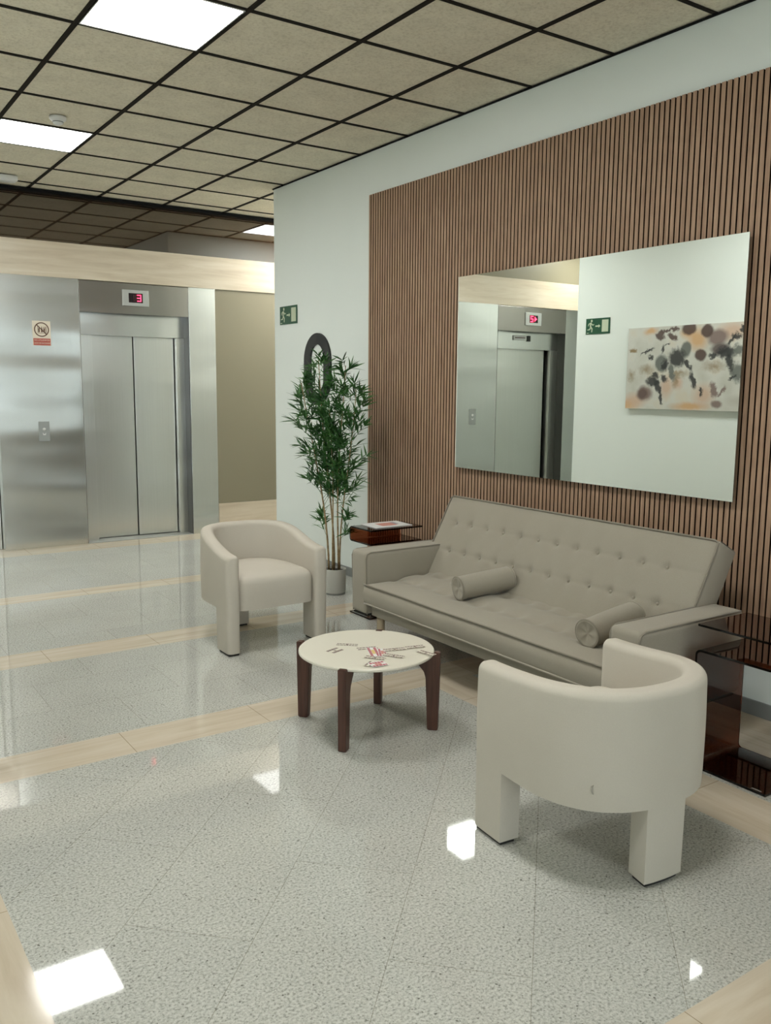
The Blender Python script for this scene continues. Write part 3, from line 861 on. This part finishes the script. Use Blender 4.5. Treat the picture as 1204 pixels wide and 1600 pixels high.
# ------------------------------------------------------------------ barrel armchairs
def make_chair(label, loc, rz, fab, W=.60, D=.60, zf=.56, zb=.655):
    """faces -Y; origin on the floor under its centre"""
    ch = thing('barrel_armchair', label, 'armchair', loc, rz, 'cream barrel armchairs')
    hw, hd = W / 2, D / 2
    T = .076
    NP = 2.35
    ys = -hd + .25      # where the curve starts
    ry = hd - ys
    # centre-line (outer outline) parametrised from left-front round the back to right-front
    pts = []
    def cap(s):
        return s
    N1, N2 = 14, 60
    yl = [-hd + (ys + hd) * (k / N1) for k in range(N1)]
    for y in yl: pts.append(((-hw, y), (-1, 0)))
    for k in range(N2 + 1):
        a = math.pi - math.pi * k / N2
        c, s = math.cos(a), math.sin(a)
        x = hw * math.copysign(abs(c) ** (2 / NP), c); y = ys + ry * abs(s) ** (2 / NP)
        nx = math.copysign(abs(x / hw) ** (NP - 1), x) / hw; ny = (abs(y - ys) / ry) ** (NP - 1) / ry
        l_ = math.hypot(nx, ny) or 1
        pts.append(((x, y), (nx / l_, ny / l_)))
    for y in yl[::-1]: pts.append(((hw, y), (1, 0)))
    # remove near duplicates, resample evenly
    P = [Vector(p[0]) for p in pts]
    cum = [0]
    for a, b in zip(P, P[1:]): cum.append(cum[-1] + (b - a).length)
    total = cum[-1]
    def at(s):
        s = max(0, min(total, s))
        for i in range(len(cum) - 1):
            if s <= cum[i+1] + 1e-9:
                f = (s - cum[i]) / max(1e-9, cum[i+1] - cum[i]); break
        p = P[i].lerp(P[i+1], f)
        n = (Vector(pts[i][1]).lerp(Vector(pts[i+1][1]), f)).normalized()
        return p, n
    LEG = .155; BL = .155
    mid_s = total / 2
    zbody = .252
    cuts = []
    def zbot(s, side):
        if s < LEG or s > total - LEG: return .014
        if abs(s - mid_s) < BL / 2: return .014
        return zbody
    S_ = [0]
    e = .0006
    brk = [LEG, mid_s - BL / 2, mid_s + BL / 2, total - LEG]
    ss = [k * total / 96 for k in range(97)]
    for s in (.004, .010, .018, .028): ss += [s, total - s]
    ss = [s for s in ss if all(abs(s - b) > .007 for b in brk)]
    for b in brk: ss += [b - e, b + e, b - .006, b + .006]
    ss = sorted(ss)
    bm = bmesh.new(); rings = []
    for s in ss:
        p, n = at(s)
        de = min(s, total - s)                 # rounded arm ends
        rend = .028
        shr = 0 if de > rend else (1 - math.sqrt(max(0, 1 - ((rend - de) / rend) ** 2)))
        f = .5 - .5 * math.cos(math.pi * min(1, max(0, (de - .02) / (mid_s * .62))))
        zt = zf + (zb - zf) * f - shr * .014
        zb_ = .014 if (s < LEG or s > total - LEG or abs(s - mid_s) < BL / 2) else zbody
        # soft rounding of the body's lower edge just outside a leg cut
        pad = shr * .024
        ro, ri = pad, T - pad                     # offsets inward from outer face
        rt = min(.026, (ri - ro) / 2 - .0005)
        prof = [(ro, zb_), (ro, zb_ + .015), (ro, .275), (ro, .31), (ro, .36), (ro, .42), (ro, .48), (ro, zt - rt - .02), (ro, zt - rt)]
        for k in range(1, 6):
            a = k / 6 * math.pi / 2; prof.append((ro + rt * (1 - math.cos(a)), zt - rt + rt * math.sin(a)))
        for k in range(0, 6):
            a = k / 5 * math.pi / 2; prof.append((ri - rt * (1 - math.sin(a)), zt - rt + rt * math.cos(a)))
        prof += [(ri, .48), (ri, .42), (ri, .36), (ri, .31), (ri, .275), (ri, zb_ + .015), (ri, zb_)]
        ring = []
        for d, z in prof:
            bulge = .004 * math.sin(max(0, min(1, (z - .2) / .4)) * math.pi) if d < T / 2 else 0
            q = p - n * (d - bulge)
            ring.append(bm.verts.new((q.x, q.y, max(z, zb_))))
        rings.append(ring)
    for A, B in zip(rings, rings[1:]):
        m_ = len(A)
        for k in range(m_): bm.faces.new((A[k], A[(k+1) % m_], B[(k+1) % m_], B[k]))
    bm.faces.new(rings[0]); bm.faces.new(rings[-1][::-1])
    bmesh.ops.remove_doubles(bm, verts=bm.verts, dist=.0003)
    shell = link('wraparound_back', bm, fab, ch, True)
    md = shell.modifiers.new('es', 'EDGE_SPLIT'); md.split_angle = R(50)
    # upholstered seat
    NPs = 3.2
    inner = []
    hwi, yfi, ybi = hw - T + .004, -hd + .015, hd - T + .004
    outline = []
    for k in range(20): outline.append((-hwi + 2 * hwi * k / 19, yfi))
    outline = []
    cnt = 72
    for k in range(cnt):
        a = 2 * math.pi * k / cnt
        c, s = math.cos(a), math.sin(a)
        if s >= 0: x = hwi * math.copysign(abs(c) ** (2 / NP), c); y = ys + (ybi - ys) * abs(s) ** (2 / NP)
        else: x = hwi * math.copysign(abs(c) ** (2 / 9), c); y = ys + (ys - yfi) * -abs(s) ** (2 / 9)
        outline.append((x, y))
    bm = bmesh.new()
    cx, cy = 0, (yfi + ybi) / 2
    lv = [(1.0, .243), (1.0, .248), (1.0, .34), (1.0, .385), (.988, .402), (.96, .416), (.9, .428), (.75, .439), (.5, .447), (.25, .45)]
    rr = []
    for sc, z in lv:
        rr.append([bm.verts.new((cx + (x - cx) * sc, cy + (y - cy) * sc, z)) for x, y in outline])
    for A, B in zip(rr, rr[1:]):
        for k in range(cnt): bm.faces.new((A[k], A[(k+1) % cnt], B[(k+1) % cnt], B[k]))
    bm.faces.new(rr[0][::-1]); bm.faces.new(rr[-1])
    se = link('seat', bm, fab, ch, True)
    md = se.modifiers.new('es', 'EDGE_SPLIT'); md.split_angle = R(55)
    # black glides under the three legs
    for sa, sb in ((.012, LEG - .01), (mid_s - BL / 2 + .01, mid_s + BL / 2 - .01), (total - LEG + .01, total - .012)):
        bm = bmesh.new(); A = []; B = []
        for k in range(9):
            p, n = at(sa + (sb - sa) * k / 8)
            a = p - n * .010; b = p - n * (T - .010); A.append(a); B.append(b)
        lo = [bm.verts.new((q.x, q.y, 0)) for q in A + B[::-1]]; hi = [bm.verts.new((q.x, q.y, .015)) for q in A + B[::-1]]
        bm.faces.new(lo[::-1]); bm.faces.new(hi)
        for k in range(len(lo)): bm.faces.new((lo[k], lo[(k+1) % len(lo)], hi[(k+1) % len(lo)], hi[k]))
        link('glide', bm, M_glide, ch)
    return ch
make_chair('cream barrel armchair facing the viewer, between the lifts and the coffee table', (2.21, 4.60, 0), R(0), M_chair, W=.625, D=.62)
ch2 = make_chair('cream barrel armchair in the foreground, seen from behind', (2.103, 1.822, 0), R(175), M_chair, W=.62, D=.56, zf=.585, zb=.61)
# small tear on the back of the near chair
bm = bmesh.new(); add_tube(bm, [(.2268+.0035, .2047+.0035, .334), (.2308+.0035, .2008+.0035, .330), (.2308+.0040, .2008+.0040, .320), (.2290+.0035, .2025+.0035, .310), (.2268+.003, .2047+.003, .306)], [.0012, .0022, .0024, .0018, .001], 6)
tr = link('scuff_mark', bm, fabric('scuffed_velvet', (0.40, 0.37, 0.32)), ch2, True); tr['label'] = 'small curled scuff in the fabric'

# ------------------------------------------------------------------ round coffee table
TX, TY, TZ, TR = 2.01, 3.085, .347, .295
ct = thing('round_coffee_table', 'low round coffee table with cream top and four dark walnut legs', 'coffee table', (TX, TY, 0))
bm = bmesh.new(); add_lathe(bm, [(0, TZ - .014), (TR - .006, TZ - .014), (TR, TZ - .010), (TR, TZ - .003), (TR - .003, TZ), (0, TZ)], 96)
link('table_top', bm, M_top, ct, True).modifiers.new('es', 'EDGE_SPLIT').split_angle = R(40)
bm = bmesh.new(); add_lathe(bm, [(0, TZ - .022), (TR - .035, TZ - .022), (TR - .03, TZ - .014), (0, TZ - .014)], 64)
link('under_rim', bm, M_walnut, ct)
for (fx, fy) in ((1.815, 3.335), (1.778, 2.897), (2.235, 2.868), (2.25, 3.325)):
    d = Vector((fx - TX, fy - TY)).normalized(); ang = math.atan2(d.y, d.x)
    ro = .325 if not (fx > TX and fy > TY) else .300
    bm = bmesh.new()
    prof = [(ro, TZ + .002), (ro - .006, .004), (ro - .010, 0), (ro - .048, 0), (ro - .052, .004), (ro - .062, .235), (ro - .070, .262), (ro - .105, .305), (ro - .135, TZ - .022), (ro - .034, TZ - .016), (ro - .026, TZ + .002)]
    th = .034
    U = Vector((d.x, d.y, 0)); N = Vector((-d.y, d.x, 0))
    add_prism(bm, prof, (-N * th / 2, U, (0, 0, 1), N), th)
    bmesh.ops.recalc_face_normals(bm, faces=bm.faces)
    bmesh.ops.bevel(bm, geom=[e for e in bm.edges], offset=.0025, segments=2, affect='EDGES')
    link('leg', bm, M_walnut, ct)

# printed slips scattered on the table
SL = [((1.928, 3.207), (2.004, 3.140), .032, 0, 'lone printed slip at the far left of the coffee table top'),
      ((1.842, 3.118), (1.912, 3.140), .055, 0, 'short printed slip at the left of the coffee table top'),
      ((1.965, 3.095), (2.058, 3.066), .036, 0, 'printed slip at the far left of the central pile'),
      ((2.030, 3.080), (1.978, 2.962), .045, 2, 'printed slip with yellow middle in the central pile'),
      ((2.058, 3.040), (2.005, 2.945), .036, 1, 'red printed slip in the middle of the central pile'),
      ((2.050, 3.012), (2.150, 2.985), .038, 0, 'printed slip pointing right from the central pile towards the sofa'),
      ((1.935, 2.985), (1.990, 2.905), .036, 0, 'printed slip at the near left of the central pile'),
      ((2.018, 2.968), (2.070, 2.885), .036, 0, 'printed slip at the near right of the central pile'),
      ((2.150, 2.990), (2.240, 2.970), .036, 0, 'printed slip at the right, upper one near the table edge'),
      ((2.172, 2.924), (2.192, 2.838), .036, 0, 'printed slip touching the right edge of the table top'),
      ((1.872, 2.868), (1.928, 2.906), .034, 0, 'small grey printed slip at the front of the table top'),
      ((1.890, 2.870), (1.960, 2.862), .060, 1, 'red printed slip at the front of the table top')]
for k, (a, b, w, kind, lab) in enumerate(SL):
    a = Vector(a); b = Vector(b); c = (a + b) / 2; L_ = (b - a).length
    s = thing('printed_slip', lab, 'paper slip', (c.x, c.y, TZ + .0002 + .0003 * k), math.atan2(b.y - a.y, b.x - a.x), 'printed slips on the coffee table')
    link('paper', box((-L_/2, -w/2, 0), (L_/2, w/2, .0002)), M_paper if kind else M_top, s)
    bm = bmesh.new(); rnd = random.Random(k)
    for sgn in (-1, 1):
        x = -L_ / 2 + .004
        yy = sgn * w * .30
        while x < L_ / 2 - .006:
            l_ = rnd.uniform(.006, .016)
            add_box(bm, (x, yy - w * .13, .0002), (min(x + l_, L_ / 2 - .003), yy + w * .13, .00028)); x += l_ + .0022
    if kind == 0:
        add_box(bm, (-.004, -w * .12, .0002), (.004, w * .12, .00028))
    link('print', bm, M_ink if kind == 0 else M_red_ink, s)
    if kind:
        link('picture', box((-L_ * .22, -w * .15, .0002), (L_ * .22, w * .15, .0003)), M_yel_ink if kind == 2 else M_pink, s)

# ------------------------------------------------------------------ smoked glass side tables
def glass_table(label, x0, x1, ya, yb, zt, zl, near):
    """bent sheet: base plate, upright, lower shelf, fold, upper shelf. near=+1: upright at yb, fold at ya"""
    g = thing('glass_side_table', label, 'side table', ((x0 + x1) / 2, (ya + yb) / 2, 0), 0, 'smoked brown glass side tables')
    w = x1 - x0; h = (yb - ya) / 2; s = near; r = .02; T = .009
    path = []
    def arc(cy, cz, a0, a1, n=6):
        for k in range(n + 1):
            a = R(a0 + (a1 - a0) * k / n); path.append((cy + r * math.cos(a), cz + r * math.sin(a)))
    zb = T / 2 + .001
    path.append((-h, zb)); arc(h - r, zb + r, -90, 0); arc(h - r, zl - r, 0, 90); arc(-h + r, zl + r, 270, 180); arc(-h + r, zt - r, 180, 90); path.append((h, zt))
    bm = bmesh.new()
    n = len(path); A = []
    for k, (y, z) in enumerate(path):
        a = Vector(path[max(0, k - 1)]); b = Vector(path[min(n - 1, k + 1)]); t_ = (b - a).normalized(); nn_ = Vector((-t_.y, t_.x))
        A.append([bm.verts.new((xx, s * (y + sg * nn_.x * T / 2), z + sg * nn_.y * T / 2)) for xx, sg in ((-w/2, 1), (w/2, 1), (w/2, -1), (-w/2, -1))])
    for p, q in zip(A, A[1:]):
        for k in range(4): bm.faces.new((p[k], p[(k+1) % 4], q[(k+1) % 4], q[k]))
    bm.faces.new(A[0][::-1]); bm.faces.new(A[-1])
    link('bent_glass_sheet', bm, M_glass, g)
    return g
gl = glass_table('smoked brown glass side table by the far sofa arm, sheet of paper on top', 2.975, 3.375, 4.52, 4.77, .575, .485, -1)
gr = glass_table('smoked brown glass side table at the right edge behind the near armchair', 2.850, 3.165, 1.70, 2.025, .575, .475, 1)
link('maker_mark', box((-.150, -.14, .0105), (-.143, -.10, .0112)), M_plate, gr)

mg = thing('magazine', 'white sheet with salmon picture lying on the far glass side table', 'magazine', (3.19, 4.665, .5806), R(-2))
link('pages', box((-.14, -.098, 0), (.14, .098, .004), .0006), M_paper, mg)
link('cover_picture', box((-.06, -.055, .004), (.055, .05, .0046)), M_pink, mg)
link('cover_picture', box((.055, -.02, .004), (.085, .055, .0046)), M_pink2, mg)

# ------------------------------------------------------------------ bamboo plant
PX, PY = 3.165, 5.275
pl = thing('potted_bamboo', 'tall artificial bamboo in a round pale grey pot by the white wall', 'potted plant', (PX, PY, 0))
bm = bmesh.new(); add_lathe(bm, [(0, .012), (.073, .012), (.0765, .02), (.0790, .178), (.0790, .184), (.073, .184), (.071, .165), (0, .165)], 48)
pot = link('pot', bm, M_pot, pl, True); pot.modifiers.new('es', 'EDGE_SPLIT').split_angle = R(40)
bm = bmesh.new(); add_lathe(bm, [(0, 0), (.072, 0), (.0745, .014), (0, .014)], 48); link('pot_foot', bm, M_pot_base, pl)
bm = bmesh.new(); add_lathe(bm, [(0, .172), (.071, .169), (.071, .160), (0, .160)], 32); link('soil', bm, M_soil, pl)

rnd = random.Random(11)
def leaf(bm, p, d, L_, w):
    d = d.normalized(); up_ = Vector((0, 0, 1)); s = d.cross(up_)
    if s.length < .1: s = Vector((1, 0, 0))
    s.normalize(); s = (Matrix.Rotation(rnd.uniform(-.9, .9), 3, d) @ s); nrm = s.cross(d)
    a = p; prev = None
    st = [(0, .15), (.2, .85), (.45, 1.0), (.72, .62), (1.0, .02)]
    droop = rnd.uniform(.02, .16)
    for f, ww in st:
        c = p + d * (L_ * f) - up_ * (droop * L_ * f * f)
        l_ = bm.verts.new(c - s * w * ww / 2 + nrm * w * .12 * ww); m_ = bm.verts.new(c); r_ = bm.verts.new(c + s * w * ww / 2 + nrm * w * .12 * ww)
        if prev:
            bm.faces.new((prev[0], prev[1], m_, l_)); bm.faces.new((prev[1], prev[2], r_, m_))
        prev = (l_, m_, r_)
# cane = (base offset, top offset (x, y), height, leaf zone start, radius, sway)
wallx = WX - PX - .03
canes = [((-.030, .028), (-.10, .30), 1.50, .62, .0075),
         ((-.004, .018), (-.04, .165), 1.66, .66, .0075),
         ((.012, -.010), (.03, -.07), 1.62, .62, .0070),
         ((.028, -.022), (.05, -.19), 1.46, .62, .0065),
         ((-.018, -.006), (-.02, .04), 1.38, .64, .0065)]
for ci, (b, tp, H_, z0, r_) in enumerate(canes):
    pts = []
    for k in range(13):
        f = k / 12
        e = f ** 1.35
        pts.append((b[0] + (tp[0] - b[0]) * e + .008 * math.sin(f * 6 + ci), b[1] + (tp[1] - b[1]) * e + .008 * math.cos(f * 5 + ci * 2), .165 + (H_ - .165) * f))
    bm = bmesh.new()
    add_tube(bm, pts, [r_ * (1 - .65 * k / 12) for k in range(13)], 8)
    for k in range(1, 10):   # nodes
        f = k / 12; q = Vector(pts[k]); add_tube(bm, [q - Vector((0, 0, .003)), q, q + Vector((0, 0, .003))], [r_ * .9 * (1 - .6 * f), r_ * 1.35 * (1 - .6 * f), r_ * .9 * (1 - .6 * f)], 8)
    fb = bmesh.new()
    def cane_at(z):
        f = max(0, min(1, (z - .165) / (H_ - .165))) * 12; i = min(11, int(f)); return Vector(pts[i]).lerp(Vector(pts[i+1]), f - i)
    nbr = 37
    zs = [z0 + (H_ - z0) * (k + rnd.random() * .6) / nbr for k in range(nbr)]
    if ci in (0, 3): zs += [.40, .43, .50, .53]
    for z in zs:
        p = cane_at(z); top = (z - z0) / (H_ - z0)
        a = rnd.uniform(0, 2 * math.pi)
        reach = (.05 + .13 * math.sin(min(1, max(0.0, 1.1 - top) * 1.3) * math.pi * .5)) * rnd.uniform(.6, 1.15)
        if z < z0: reach = .15 if ci == 0 and z < .45 else .08; a = (1.5 if ci == 0 else -1.2)
        dr = Vector((math.cos(a) * .75, math.sin(a), rnd.uniform(.5, 1.3))).normalized()
        q = p + dr * reach
        if q.x > wallx - .06: dr.x = -abs(dr.x); q = p + dr * reach
        add_tube(fb, [p, p.lerp(q, .5) + Vector((0, 0, .006)), q], [.0016, .0012, .0007], 5)
        for f_, cn in ((.5, 3), (.75, 4), (1.0, 7)):
            o = p.lerp(q, f_)
            for _ in range(cn):
                dd = (dr + Vector((rnd.uniform(-1, 1), rnd.uniform(-1.1, 1.1), rnd.uniform(-.75, .65)))).normalized()
                L_ = rnd.uniform(.065, .125)
                if o.x + dd.x * L_ > wallx - .015: dd.x = -abs(dd.x) * .4; dd.normalize()
                leaf(fb, o, dd, L_, rnd.uniform(.0095, .0150))
    st = link('cane', bm, M_cane, pl, True)
    link('foliage', fb, M_leaf, st, False)
